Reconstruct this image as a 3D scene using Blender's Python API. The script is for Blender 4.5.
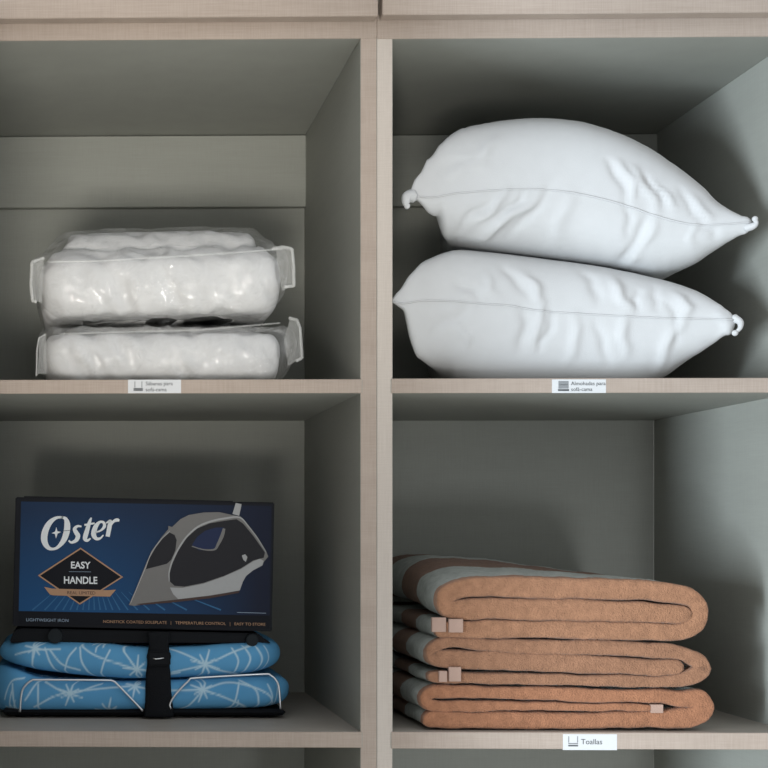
import bpy, bmesh, math, random
import numpy as np
from mathutils import Vector, Matrix, noise

# ------------------------------------------------------------------ camera, world, lights, exposure
C = bpy.context.scene.collection
SC = bpy.context.scene
for o in list(bpy.data.objects):
    bpy.data.objects.remove(o)

D = 1.757            # camera distance from the cabinet front plane (y = 0)
F = 1562.0           # focal length in pixels of the 768 px frame
ZE = 1.25            # eye height
PSI = math.radians(1.2)
VPX, VPY = 80.0, 532.0
CX0 = VPX - F * math.tan(PSI)

cam_d = bpy.data.cameras.new('camera')
cam = bpy.data.objects.new('camera', cam_d)
C.objects.link(cam)
cam.location = (0, -D, ZE)
cam.rotation_euler = (math.radians(90), 0, PSI)
cam_d.sensor_fit = 'HORIZONTAL'
cam_d.sensor_width = 36.0
cam_d.lens = F / 768.0 * 36.0
cam_d.shift_x = (384 - CX0) / 768.0
cam_d.shift_y = (VPY - 384) / 768.0
cam_d.clip_start = 0.02
SC.camera = cam

SC.view_settings.view_transform = 'Standard'
SC.view_settings.look = 'None'
SC.view_settings.gamma = 1.0
SC.view_settings.use_curve_mapping = False
SC.view_settings.exposure = 0.0

world = bpy.data.worlds.new('world')
SC.world = world
world.use_nodes = True
bg = world.node_tree.nodes['Background']
bg.inputs[0].default_value = (0.95, 0.98, 1.0, 1)
bg.inputs[1].default_value = 0.90


def area(name, loc, target, sx, sy, power, col):
    d = bpy.data.lights.new(name, 'AREA')
    d.shape = 'RECTANGLE'
    d.size, d.size_y = sx, sy
    d.energy = power
    d.color = col
    o = bpy.data.objects.new(name, d)
    C.objects.link(o)
    o.location = loc
    o.rotation_euler = (Vector(target) - Vector(loc)).to_track_quat('-Z', 'Y').to_euler()
    return o


def spot(name, loc, target, power, angle, blend, radius, col):
    d = bpy.data.lights.new(name, 'SPOT')
    d.energy = power
    d.spot_size = math.radians(angle)
    d.spot_blend = blend
    d.shadow_soft_size = radius
    d.color = col
    o = bpy.data.objects.new(name, d)
    C.objects.link(o)
    o.location = loc
    o.rotation_euler = (Vector(target) - Vector(loc)).to_track_quat('-Z', 'Y').to_euler()
    return o


# cool daylight from a window far to the left, then two added fill spots
area('window_light', (-2.15, -2.05, 0.82), (0.75, 0.1, 1.40), 0.35, 1.2, 140, (0.80, 0.91, 1.0))
spot('fill_spot_left', (-0.22, -2.2, 0.85), (0.08, 0.2, 1.74), 160, 22.5, 1.0, 0.22, (1.0, 0.965, 0.89))  # warm fill added to brighten the upper left compartment, no lamp known there
spot('fill_spot_low', (0.85, -2.6, 0.50), (0.68, 0.40, 0.97), 72, 21, 1.0, 0.2, (0.93, 0.97, 1.0))  # low fill added to lift the lower right compartment and third row


def W(px, py, y=0.0):
    """point on the plane at depth y seen at photo pixel px, py"""
    a = (px - CX0) / F
    dx = -math.sin(PSI) + a * math.cos(PSI)
    dy = math.cos(PSI) + a * math.sin(PSI)
    t = (y + D) / dy
    return Vector((dx * t, y, ZE + (VPY - py) / F * t))


# ------------------------------------------------------------------ materials
def new_mat(name):
    m = bpy.data.materials.new(name)
    m.use_nodes = True
    nt = m.node_tree
    return m, nt, nt.nodes['Principled BSDF']


def rgb(r, g, b):
    """sRGB 0-255 to linear"""
    f = lambda c: (c / 255 / 12.92) if c <= 10 else ((c / 255 + 0.055) / 1.055) ** 2.4
    return (f(r), f(g), f(b), 1)


def node(nt, kind, **kw):
    n = nt.nodes.new(kind)
    for k, v in kw.items():
        setattr(n, k, v)
    return n


def simple(name, col, rough=0.6, metal=0.0, spec=0.5, noise_amt=0.0, noise_scale=60, bump=0.0, bump_scale=400):
    m, nt, b = new_mat(name)
    b.inputs['Roughness'].default_value = rough
    b.inputs['Metallic'].default_value = metal
    b.inputs['Specular IOR Level'].default_value = spec
    tc = node(nt, 'ShaderNodeTexCoord')
    n = node(nt, 'ShaderNodeTexNoise')
    n.inputs['Scale'].default_value = noise_scale
    n.inputs['Detail'].default_value = 4
    nt.links.new(tc.outputs['Object'], n.inputs['Vector'])
    mr = node(nt, 'ShaderNodeMapRange')
    mr.inputs[1].default_value = 0.3
    mr.inputs[2].default_value = 0.7
    mr.inputs[3].default_value = 1 - noise_amt
    mr.inputs[4].default_value = 1 + noise_amt
    nt.links.new(n.outputs['Fac'], mr.inputs[0])
    mx = node(nt, 'ShaderNodeVectorMath', operation='SCALE')
    mx.inputs[0].default_value = col[:3]
    nt.links.new(mr.outputs[0], mx.inputs['Scale'])
    nt.links.new(mx.outputs[0], b.inputs['Base Color'])
    if bump:
        n2 = node(nt, 'ShaderNodeTexNoise')
        n2.inputs['Scale'].default_value = bump_scale
        n2.inputs['Detail'].default_value = 3
        nt.links.new(tc.outputs['Object'], n2.inputs['Vector'])
        bp = node(nt, 'ShaderNodeBump')
        bp.inputs['Strength'].default_value = bump
        bp.inputs['Distance'].default_value = 0.002
        nt.links.new(n2.outputs['Fac'], bp.inputs['Height'])
        nt.links.new(bp.outputs[0], b.inputs['Normal'])
    return m


def linen(name, c1, c2, rough=0.55, vertical=False):
    """woven-look laminate: two crossed streak noises"""
    m, nt, b = new_mat(name)
    tc = node(nt, 'ShaderNodeTexCoord')
    outs = []
    for sc in ((30, 30, 800), (800, 800, 30), (5, 5, 40)):
        mp = node(nt, 'ShaderNodeMapping')
        mp.inputs['Scale'].default_value = sc if not vertical else (sc[2], sc[2], sc[0])
        n = node(nt, 'ShaderNodeTexNoise')
        n.inputs['Scale'].default_value = 1
        n.inputs['Detail'].default_value = 3
        nt.links.new(tc.outputs['Object'], mp.inputs[0])
        nt.links.new(mp.outputs[0], n.inputs['Vector'])
        outs.append(n.outputs['Fac'])
    a1 = node(nt, 'ShaderNodeMath', operation='ADD')
    nt.links.new(outs[0], a1.inputs[0]); nt.links.new(outs[1], a1.inputs[1])
    a2 = node(nt, 'ShaderNodeMath', operation='ADD')
    nt.links.new(a1.outputs[0], a2.inputs[0]); nt.links.new(outs[2], a2.inputs[1])
    mr = node(nt, 'ShaderNodeMapRange')
    mr.inputs[1].default_value = 0.95
    mr.inputs[2].default_value = 2.05
    nt.links.new(a2.outputs[0], mr.inputs[0])
    mx = node(nt, 'ShaderNodeMix', data_type='RGBA')
    mx.inputs['A'].default_value = c1
    mx.inputs['B'].default_value = c2
    nt.links.new(mr.outputs[0], mx.inputs['Factor'])
    nt.links.new(mx.outputs['Result'], b.inputs['Base Color'])
    b.inputs['Roughness'].default_value = rough
    b.inputs['Specular IOR Level'].default_value = 0.2
    bp = node(nt, 'ShaderNodeBump')
    bp.inputs['Strength'].default_value = 0.15
    bp.inputs['Distance'].default_value = 0.0006
    nt.links.new(a1.outputs[0], bp.inputs['Height'])
    nt.links.new(bp.outputs[0], b.inputs['Normal'])
    return m


M = {}
M['front'] = linen('linen laminate', rgb(153, 139, 128), rgb(175, 161, 150))
M['front2'] = linen('pale linen edge band', rgb(178, 168, 159), rgb(197, 188, 179), vertical=True)
M['inner'] = linen('grey melamine', rgb(148, 149, 142), rgb(158, 159, 152))
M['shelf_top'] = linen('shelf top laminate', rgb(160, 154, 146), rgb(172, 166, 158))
M['white_cotton'] = simple('white cotton', (0.55, 0.555, 0.56), 0.85, spec=0.2, noise_amt=0.015, bump=0.10, bump_scale=900)
M['textile'] = simple('white quilted textile', (0.58, 0.58, 0.585), 0.8, spec=0.2, noise_amt=0.03, noise_scale=40, bump=0.15, bump_scale=160)
M['black'] = simple('black plastic', (0.006, 0.007, 0.009), 0.6, spec=0.12, noise_amt=0.1)
M['black_web'] = simple('black webbing', (0.005, 0.006, 0.008), 0.8, spec=0.2, noise_amt=0.1, bump=0.4, bump_scale=700)
M['grey_plastic'] = simple('dark grey plastic', (0.012, 0.016, 0.019), 0.6, spec=0.15, noise_amt=0.1)
M['chrome'] = simple('chrome wire', (0.75, 0.76, 0.78), 0.35, metal=1.0)
M['sticker'] = simple('white sticker paper', (0.58, 0.59, 0.60), 0.6, noise_amt=0.01)
M['ink'] = simple('grey ink', (0.07, 0.075, 0.08), 0.7)
M['ink_mid'] = simple('pale grey ink', (0.22, 0.23, 0.24), 0.7)
M['tag'] = simple('pale woven tag', rgb(166, 140, 127), 0.85, spec=0.2, noise_amt=0.04, bump=0.3, bump_scale=900)


def flat(name, col, rough=0.5):
    return simple(name, col, rough, spec=0.12, noise_amt=0.02, noise_scale=200)


# ------------------------------------------------------------------ object helpers
def obj(name, me_or_bm, mats=None, parent=None, smooth=False):
    if isinstance(me_or_bm, bmesh.types.BMesh):
        me = bpy.data.meshes.new(name)
        me_or_bm.to_mesh(me)
        me_or_bm.free()
    else:
        me = me_or_bm
    for m in (mats if isinstance(mats, (list, tuple)) else [mats]):
        if m is not None:
            me.materials.append(m)
    if smooth:
        for p in me.polygons:
            p.use_smooth = True
    o = bpy.data.objects.new(name, me)
    C.objects.link(o)
    if parent is not None:
        o.parent = parent
        pm = parent
        off = Vector((0, 0, 0))
        while pm is not None:
            off += pm.location
            pm = pm.parent
        me.transform(Matrix.Translation(-off))      # meshes are authored in world space
    return o


def tag(o, label, cat, group=None):
    o['label'] = label
    o['category'] = cat
    if group:
        o['group'] = group
    return o


def thing(name, label, cat, loc, group=None):
    o = bpy.data.objects.new(name, None)
    o.empty_display_size = 0.05
    C.objects.link(o)
    o.location = loc
    return tag(o, label, cat, group)


def bm_box(bm, x0, x1, y0, y1, z0, z1, mi=0, front_mi=None):
    vs = [bm.verts.new(p) for p in ((x0, y0, z0), (x1, y0, z0), (x1, y1, z0), (x0, y1, z0),
                                    (x0, y0, z1), (x1, y0, z1), (x1, y1, z1), (x0, y1, z1))]
    fs = []
    for idx in ((0, 3, 2, 1), (4, 5, 6, 7), (0, 1, 5, 4), (1, 2, 6, 5), (2, 3, 7, 6), (3, 0, 4, 7)):
        f = bm.faces.new([vs[i] for i in idx])
        f.material_index = mi
        fs.append(f)
    if front_mi is not None:
        fs[2].material_index = front_mi
    return fs


def box_bm(x0, x1, y0, y1, z0, z1, front_mi=None, bev=0.0006, top_mi=None):
    bm = bmesh.new()
    fs = bm_box(bm, x0, x1, y0, y1, z0, z1, 0, front_mi)
    if top_mi is not None:
        fs[1].material_index = top_mi
    if bev:
        bmesh.ops.bevel(bm, geom=list(bm.edges), offset=bev, segments=1, affect='EDGES', material=-1)
    return bm


def grid_mesh(name, P, closed_u=False, closed_v=False):
    """mesh from an (nu, nv, 3) array"""
    nu, nv = P.shape[:2]
    idx = np.arange(nu * nv).reshape(nu, nv)
    iu = np.arange(nu if closed_u else nu - 1)
    iv = np.arange(nv if closed_v else nv - 1)
    faces = []
    for i in iu:
        i2 = (i + 1) % nu
        for j in iv:
            j2 = (j + 1) % nv
            faces.append((int(idx[i, j]), int(idx[i2, j]), int(idx[i2, j2]), int(idx[i, j2])))
    return [tuple(map(float, p)) for p in P.reshape(-1, 3)], faces


def mesh_from(name, verts, faces):
    me = bpy.data.meshes.new(name)
    me.from_pydata(verts, [], faces)
    me.update()
    return me


def catmull(pts, n=8):
    """smooth polyline through pts (any dimension)"""
    P = [np.array(p, float) for p in pts]
    P = [2 * P[0] - P[1]] + P + [2 * P[-1] - P[-2]]
    out = []
    for i in range(1, len(P) - 2):
        for k in range(n):
            t = k / n
            a, b, c, d = P[i - 1], P[i], P[i + 1], P[i + 2]
            out.append(0.5 * (2 * b + (c - a) * t + (2 * a - 5 * b + 4 * c - d) * t * t + (3 * b - a - 3 * c + d) * t ** 3))
    out.append(P[-2])
    return out


def tube_bm(bm, pts, r, seg=8, mi=0, caps=True, ribs=0.0):
    pts = [Vector(p) for p in pts]
    rings = []
    up = None
    for i, p in enumerate(pts):
        t = (pts[min(i + 1, len(pts) - 1)] - pts[max(i - 1, 0)]).normalized()
        if up is None:
            up = Vector((0, 0, 1)) if abs(t.z) < 0.9 else Vector((0, 1, 0))
        side = t.cross(up).normalized()
        up = side.cross(t).normalized()
        rr = (r(i / (len(pts) - 1)) if callable(r) else r) * (1 + ribs * (i % 2))
        rings.append([bm.verts.new(p + (side * math.cos(a) + up * math.sin(a)) * rr)
                      for a in (2 * math.pi * k / seg for k in range(seg))])
    for a, b in zip(rings, rings[1:]):
        for k in range(seg):
            f = bm.faces.new((a[k], a[(k + 1) % seg], b[(k + 1) % seg], b[k]))
            f.material_index = mi
            f.smooth = True
    if caps:
        for rg in (rings[0][::-1], rings[-1]):
            bm.faces.new(rg).material_index = mi


def text_polys(txt, mat_index, bm, xform, size=1.0, align='LEFT', shear=0.0, bold=0.0):
    """add flat lettering; xform maps a text-plane point (x, z) to the world"""
    cu = bpy.data.curves.new('lettering', 'FONT')
    cu.body = txt
    cu.size = size
    cu.align_x = align
    cu.shear = shear
    cu.resolution_u = 3
    cu.offset = bold * size
    o = bpy.data.objects.new('lettering', cu)
    C.objects.link(o)
    dg = bpy.context.evaluated_depsgraph_get()
    me = bpy.data.meshes.new_from_object(o.evaluated_get(dg))
    vs = [bm.verts.new(xform(v.co.x, v.co.y)) for v in me.vertices]
    for p in me.polygons:
        try:
            f = bm.faces.new([vs[i] for i in p.vertices])
            f.material_index = mat_index
        except ValueError:
            pass
    bpy.data.objects.remove(o)
    bpy.data.curves.remove(cu)
    bpy.data.meshes.remove(me)


# ------------------------------------------------------------------ the setting
DEPTH = 0.434
bm = bmesh.new(); bm_box(bm, -2.6, 2.9, -3.6, 0.46, -0.05, 0.0)
fl = obj('floor', bm, simple('pale floor tile', rgb(214, 210, 202), 0.5, noise_amt=0.04, noise_scale=6))
fl['kind'] = 'structure'
bm = bmesh.new(); bm_box(bm, -2.6, 2.9, 0.46, 0.52, 0.0, 2.7)
wl = obj('wall_back', bm, simple('white wall paint', rgb(214, 213, 208), 0.8, noise_amt=0.02, noise_scale=8))
wl['kind'] = 'structure'

# ------------------------------------------------------------------ cabinets
XL0, XL1 = W(-44, 400).x, W(360.5, 400).x      # left opening
XM = W(377, 400).x                             # joint of the two carcases
XR0, XR1 = W(392.5, 400).x, W(797, 400).x      # right opening
XLo, XRo = W(-61, 400).x, W(813, 400).x
LEFT_Z = dict(top_u=W(180, 39.8).z, top_o=W(180, 19).z, mid_t=W(180, 379.6).z, mid_b=W(180, 393.5).z,
              low_t=W(200, 731.5).z, low_b=W(200, 747.2).z)
RIGHT_Z = dict(top_u=W(560, 38).z, top_o=W(560, 17).z, mid_t=W(560, 378.3).z, mid_b=W(560, 393.0).z,
               low_t=W(560, 732.3).z, low_b=W(560, 749).z)


def sticker_bm(px0, px1, py0, py1, lines, icon, lx, ty, size_px):
    """a paper label on the shelf edge, with its icon and lettering"""
    bm = bmesh.new()
    a, b = W(px0, py1, -0.0010), W(px1, py0, -0.0010)
    bm_box(bm, a.x, b.x, -0.0010, -0.0002, a.z, b.z, 0)
    yy = -0.0013

    def pl(px, py):
        p = W(px, py, yy); return p

    def quad(x0, y0, x1, y1, mi):
        f = bm.faces.new([bm.verts.new(pl(*q)) for q in ((x0, y1), (x1, y1), (x1, y0), (x0, y0))])
        f.material_index = mi
    for q in icon:
        quad(*q)
    for k, (t, px, py) in enumerate(lines):
        o0 = pl(px, py)
        s = abs(pl(px, py - 1).z - o0.z)
        text_polys(t, 1, bm, lambda x, z, o0=o0, s=s: (o0.x + x * s, yy, o0.z + z * s), size=size_px)
    return bm


def cabinet(label, x0, xi0, xi1, x1, z, zdoor_px, door_px, stickers, band, shade_door=False):
    t = thing('wardrobe_cabinet', label, 'cabinet', ((x0 + x1) / 2, 0.2, 0.0), 'wardrobe carcases side by side')
    ztop = 2.25
    mats = [M['inner'], M['front']]
    zj = z['top_u'] + 0.012
    for a_, b_, m_ in ((x0, xi0, band[0]), (xi1, x1, band[1])):
        obj('side_panel', box_bm(a_, b_, 0, DEPTH, 0.0, zj, 1, bev=0.0003), [M['inner'], m_], t)
        obj('upper_side_panel', box_bm(a_, b_, 0.05, DEPTH, zj, ztop, 1), [M['inner'], m_], t)
    obj('back_panel', box_bm(xi0, xi1, DEPTH, DEPTH + 0.012, 0.0, ztop), M['inner'], t)
    # rail across the back, under the upper compartment's ceiling
    rail_b = W(180, 207, DEPTH - 0.014).z
    obj('back_rail', box_bm(xi0, xi1, DEPTH - 0.014, DEPTH, rail_b, z['top_u'] - 0.0012, bev=0.001), M['inner'], t)
    obj('top_panel', box_bm(xi0, xi1, 0.0, DEPTH, z['top_u'], z['top_u'] + 0.024, 1), mats, t)
    rail = box_bm(x0, x1, -0.001, 0.017, z['top_u'] + 0.0002, z['top_o'] + 0.004, 0)
    obj('top_rail', rail, [M['front']], t)
    sh = []
    for (zt, zb) in ((z['mid_t'], z['mid_b']), (z['low_t'], z['low_b']), (0.60, 0.582), (0.12, 0.10)):
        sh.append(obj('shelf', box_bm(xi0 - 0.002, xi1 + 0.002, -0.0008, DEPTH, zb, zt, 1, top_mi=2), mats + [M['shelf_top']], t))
    for (k, bmx, lab) in stickers:
        s = obj('sticker', bmx, [M['sticker'], M['ink'], M['ink_mid']], sh[k])
        s['label'] = lab
    zb = W(zdoor_px[0], zdoor_px[1], -0.021).z
    d = obj('door', box_bm(door_px[0], door_px[1], -0.021, -0.002, zb, ztop + 0.02, None, 0.001), [M['front']], t)
    if shade_door:       # unseen open door, added to shade the lower left compartment
        obj('shade_door', box_bm(x0 - 0.002, x0 + 0.016, -0.46, -0.004, 0.06, z['top_o'] - 0.004, None, 0.001), [M['front']], t)
    return t


ic_sheet = [(134.5, 381.5, 135.3, 387.5, 2), (141.5, 381.5, 142.3, 387.5, 2), (133.5, 388, 143, 391, 2), (134.5, 388.6, 142, 389.2, 1), (134.5, 390, 142, 390.5, 1)]
ic_pil = [(558.5, 381.0, 568.5, 388.6, 2), (558.0, 389.2, 569, 391, 1), (559.5, 384.6, 568, 385.0, 0)]
ic_tow = [(568.3, 736.3, 569.1, 742.5, 2), (577.2, 736.3, 578, 742.5, 2), (568.3, 743, 578, 744.2, 2), (568.3, 745, 578, 746.4, 1)]
lab1 = sticker_bm(128, 181, 379.6, 393.2, [('S\u00e1banas para', 145.5, 385.3), ('sof\u00e1-cama', 145.5, 391.3)], ic_sheet, 0, 0, 5.3)
lab2 = sticker_bm(552, 606, 379.3, 393.0, [('Almohadas para', 571.0, 385.2), ('sof\u00e1-cama', 571.0, 391.0)], ic_pil, 0, 0, 5.3)
lab3 = sticker_bm(563, 617, 734.3, 750.0, [('Toallas', 581.0, 744.2)], ic_tow, 0, 0, 7.5)
gapL, gapR = W(378.2, 10, -0.021).x, W(382.6, 10, -0.021).x
cabinet('linen-look wardrobe carcase on the left holding the bagged bedding, iron box and ironing board', XLo, XL0, XL1, XM - 0.0002, LEFT_Z,
        (190, 17.3), (XLo, gapL), [(0, lab1, 'white paper sticker with a small icon and two lines of print')], (M['front'], M['front']), True)
cabinet('linen-look wardrobe carcase on the right holding the two pillows and the towels', XM, XR0, XR1, XRo, RIGHT_Z,
        (570, 13.6), (gapR, XRo), [(0, lab2, 'white paper sticker with a dark icon and two lines of print'),
                                   (1, lab3, 'white paper sticker with one word of print')], (M['front2'], M['front']))


# ------------------------------------------------------------------ pillows (inflated by a small cloth solver)
def inflate(wx, wy, nx, ny, seed, steps=110, iters=10, press=0.00085):
    rs = np.random.RandomState(seed)
    gx = np.linspace(-wx / 2, wx / 2, nx)
    gy = np.linspace(-wy / 2, wy / 2, ny)
    X, Y = np.meshgrid(gx, gy, indexing='ij')
    S = np.zeros((2, nx, ny, 3))
    S[..., 0], S[..., 1] = X, Y
    edge = np.minimum(np.minimum(np.arange(nx)[:, None], nx - 1 - np.arange(nx)[:, None]),
                      np.minimum(np.arange(ny)[None], ny - 1 - np.arange(ny)[None]))
    S[0, ..., 2] = 0.004 * np.minimum(edge, 3)
    S[1, ..., 2] = -0.004 * np.minimum(edge, 3)
    S[..., 2] += rs.normal(0, 0.0006, S.shape[:-1]) * (edge > 0)
    dx, dy = gx[1] - gx[0], gy[1] - gy[0]
    dd = math.hypot(dx, dy)
    V = np.zeros_like(S)

    def con(a, b, rest, ks, kc):
        d = b - a
        L = np.sqrt((d * d).sum(-1, keepdims=True)) + 1e-9
        q = (L - rest) / L
        c = 0.5 * np.where(q > 0, ks, kc) * q * d
        a += c
        b -= c

    def weld():
        for sl in ((slice(0, 1), slice(None)), (slice(-1, None), slice(None)), (slice(None), slice(0, 1)), (slice(None), slice(-1, None))):
            m = 0.5 * (S[0][sl] + S[1][sl])
            S[0][sl] = m
            S[1][sl] = m

    for st in range(steps):
        tx = np.gradient(S, axis=1)
        ty = np.gradient(S, axis=2)
        n = np.cross(tx, ty)
        n /= (np.linalg.norm(n, axis=-1, keepdims=True) + 1e-9)
        n[1] *= -1
        P0 = S.copy()
        S += V * 0.90 + press * min(1, st / 25) * n
        for it in range(iters):
            for s in (0, 1):
                con(S[:, s:-1:2], S[:, s + 1::2], dx, 1.0, 0.10)
                con(S[:, :, s:-1:2], S[:, :, s + 1::2], dy, 1.0, 0.10)
                con(S[:, s:-1:2, :-1], S[:, s + 1::2, 1:], dd, 0.25, 0.04)
                con(S[:, s:-1:2, 1:], S[:, s + 1::2, :-1], dd, 0.25, 0.04)
            for s in (0, 1, 2, 3):          # bending
                if s < 4:
                    a = S[:, s:-2:4]; b = S[:, s + 2::4]
                    k = min(a.shape[1], b.shape[1]); con(a[:, :k], b[:, :k], 2 * dx, 0.0, 0.06)
                    a = S[:, :, s:-2:4]; b = S[:, :, s + 2::4]
                    k = min(a.shape[2], b.shape[2]); con(a[:, :, :k], b[:, :, :k], 2 * dy, 0.0, 0.06)
            weld()
        V = S - P0
    return S


def up2(A, axis):
    A = np.moveaxis(A, axis, 0)
    E = np.concatenate([2 * A[:1] - A[1:2], A, 2 * A[-1:] - A[-2:-1]])
    mid = (-E[:-3] + 9 * E[1:-2] + 9 * E[2:-1] - E[3:]) / 16
    out = np.empty((2 * A.shape[0] - 1,) + A.shape[1:])
    out[0::2] = A
    out[1::2] = mid
    return np.moveaxis(out, 0, axis)


def pillow(label, corner_l, corner_r, yf, depth, seam, top, bot, folds, seed, ear_l, ear_r, ytop=0.15, taper=0.12, amp_k=1.55):
    """corner_l/r: pixel of the two front corners; seam/top/bot: outline control pixels"""
    pl, pr = W(*corner_l, yf), W(*corner_r, yf)
    wx = (pr.x - pl.x)
    S = inflate(wx * 1.06, depth * 1.10, 57, 49, seed)
    # normalise so the front corners land on the photographed ones
    fl_, fr_ = S[0, 0, 0], S[0, -1, 0]
    S = S - 0.5 * (fl_ + fr_)
    S[..., 0] *= wx / (fr_[0] - fl_[0])
    S[..., 0] += 0.5 * (pl.x + pr.x)
    S[..., 1] *= depth / (S[..., 1].max() - S[..., 1].min())
    S[..., 1] += yf - S[..., 1].min()
    S = up2(up2(S, 1), 2)
    vq = np.clip((S[..., 1] - yf) / depth, 0, 1)
    S[..., 1] = yf + depth * (vq - 0.20 * np.sin(np.pi * vq))
    vv = np.clip((S[..., 1] - yf) / depth, 0, 1)
    uu = np.clip((0.5 * (pl.x + pr.x) - S[..., 0]) / (0.5 * wx), 0, 1.2)
    S[..., 0] += taper * uu ** 1.5 * vv ** 0.75
    cs = lambda pts, y: np.array([tuple(W(a, b, y)) for a, b in pts])
    ps, pt, pb = cs(seam, yf + 0.02), cs(top, ytop), cs(bot, ytop - 0.03)

    def curve(P):
        q = np.array(catmull(P[:, [0, 2]], 12))
        return lambda x: np.interp(x, q[:, 0], q[:, 1])
    fs, ft, fb = curve(ps), curve(pt), curve(pb)
    x = S[..., 0]
    bins = np.linspace(pl.x, pr.x, 41)
    et = np.zeros(41); eb = np.zeros(41)
    for i, b in enumerate(bins):
        m = np.abs(x[0] - b) < wx / 60
        et[i] = max(S[0, ..., 2][m].max() if m.any() else 0, 1e-4)
        m = np.abs(x[1] - b) < wx / 60
        eb[i] = max(-S[1, ..., 2][m].min() if m.any() else 0, 1e-4)
    ker = np.ones(5) / 5
    et = np.convolve(np.pad(et, 2, 'edge'), ker, 'valid')
    eb = np.convolve(np.pad(eb, 2, 'edge'), ker, 'valid')
    zs, zt, zb = fs(x), ft(x), fb(x)
    z = S[..., 2]
    rt = np.clip((zt - zs), 0.002, None) / np.interp(x, bins, et)
    rb = np.clip((zs - zb), 0.002, None) / np.interp(x, bins, eb)
    rt = np.clip(rt, 0.2, 2.2); rb = np.clip(rb, 0.2, 2.2)
    ett, ebb = np.interp(x, bins, et), np.interp(x, bins, eb)
    full = lambda w: np.clip(w, 0, None) ** 0.78
    S[..., 2] = zs + np.where(z > 0, full(z / ett) * ett * rt, -full(-z / ebb) * ebb * rb)
    # photographed folds, laid on the front-facing cloth as real relief
    tx = np.gradient(S, axis=1); ty = np.gradient(S, axis=2)
    n = np.cross(tx, ty); n[1] *= -1
    n /= (np.linalg.norm(n, axis=-1, keepdims=True) + 1e-9)
    for (ax, ay, bx, by, w, amp) in folds:
        a, b = np.array(W(ax, ay, yf + 0.05))[[0, 2]], np.array(W(bx, by, yf + 0.05))[[0, 2]]
        q = S[..., [0, 2]]
        ab = b - a
        t = np.clip(((q - a) @ ab) / (ab @ ab), 0, 1)
        side = ((q - a)[..., 0] * -ab[1] + (q - a)[..., 1] * ab[0]) / np.linalg.norm(ab)
        bend = 0.0045 * np.sin(t * 3.3 + ax * 0.7) + 0.0015 * np.sin(t * 9 + ay)
        over = np.linalg.norm(q - a - t[..., None] * ab, axis=-1)
        dist = np.sqrt((side - bend) ** 2 + np.clip(over ** 2 - side ** 2, 0, None))
        ww = w * 0.00098
        h = amp * amp_k * 0.001 * np.exp(-(dist / ww) ** 2) * np.sin(np.pi * np.clip(t * 0.9 + 0.05, 0, 1)) ** 0.6
        front = np.clip((-n[..., 1] - 0.05) * 3, 0, 1) * (S[..., 1] < yf + depth * 0.5)
        S = S + n * (h * front)[..., None]
    for sl in ((slice(0, 1), slice(None)), (slice(-1, None), slice(None)), (slice(None), slice(0, 1)), (slice(None), slice(-1, None))):
        mid = 0.5 * (S[0][sl] + S[1][sl]); S[0][sl] = mid; S[1][sl] = mid
    # bring the cloth's outline to the pillow's real one
    for it in range(6):
        t = (S[..., 0] * -math.sin(PSI) + (S[..., 1] + D) * math.cos(PSI))
        PX = CX0 + F * (S[..., 0] * math.cos(PSI) + (S[..., 1] + D) * math.sin(PSI)) / t
        PY = VPY - F * (S[..., 2] - ZE) / t
        bx = np.linspace(PX.min(), PX.max(), 90)
        bw = (bx[1] - bx[0])
        sp_ = np.interp(bx, [a for a, b in seam], [b for a, b in seam])
        for k, tgt in ((0, top), (1, bot)):
            near = S[k, ..., 1] < yf + (0.40 if k == 0 else 0.075)
            act = []
            for b in bx:
                m = (np.abs(PX[k] - b) < bw) & near
                act.append((PY[k][m].min() if k == 0 else PY[k][m].max()) if m.any() else np.interp(b, [a for a, _ in seam], [a for _, a in seam]))
            act = np.array(act)
            q = np.array(catmull(tgt, 8))
            want = np.interp(bx, q[:, 0], q[:, 1])
            g = np.clip((want - sp_) / np.where(np.abs(act - sp_) < 2, np.sign(want - sp_ + 1e-6) * 2, act - sp_), 0.82, 1.22)
            g = np.where((np.abs(want - sp_) < 4) | (bx < corner_l[0] + 9), 1.0, g)
            g = np.convolve(np.pad(g, 2, 'edge'), np.ones(5) / 5, 'valid')
            zs_ = fs(S[k, ..., 0])
            S[k, ..., 2] = zs_ + (S[k, ..., 2] - zs_) * np.interp(PX[k], bx, g)
    for sl in ((slice(0, 1), slice(None)), (slice(-1, None), slice(None)), (slice(None), slice(0, 1)), (slice(None), slice(-1, None))):
        mid = 0.5 * (S[0][sl] + S[1][sl]); S[0][sl] = mid; S[1][sl] = mid
    # keep inside the compartment
    S[..., 0] = np.clip(S[..., 0], XR0 + 0.001, XR1 - 0.002)
    S[..., 1] = np.clip(S[..., 1], 0.004, DEPTH - 0.020)
    return S, fs, ft, fb


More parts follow.
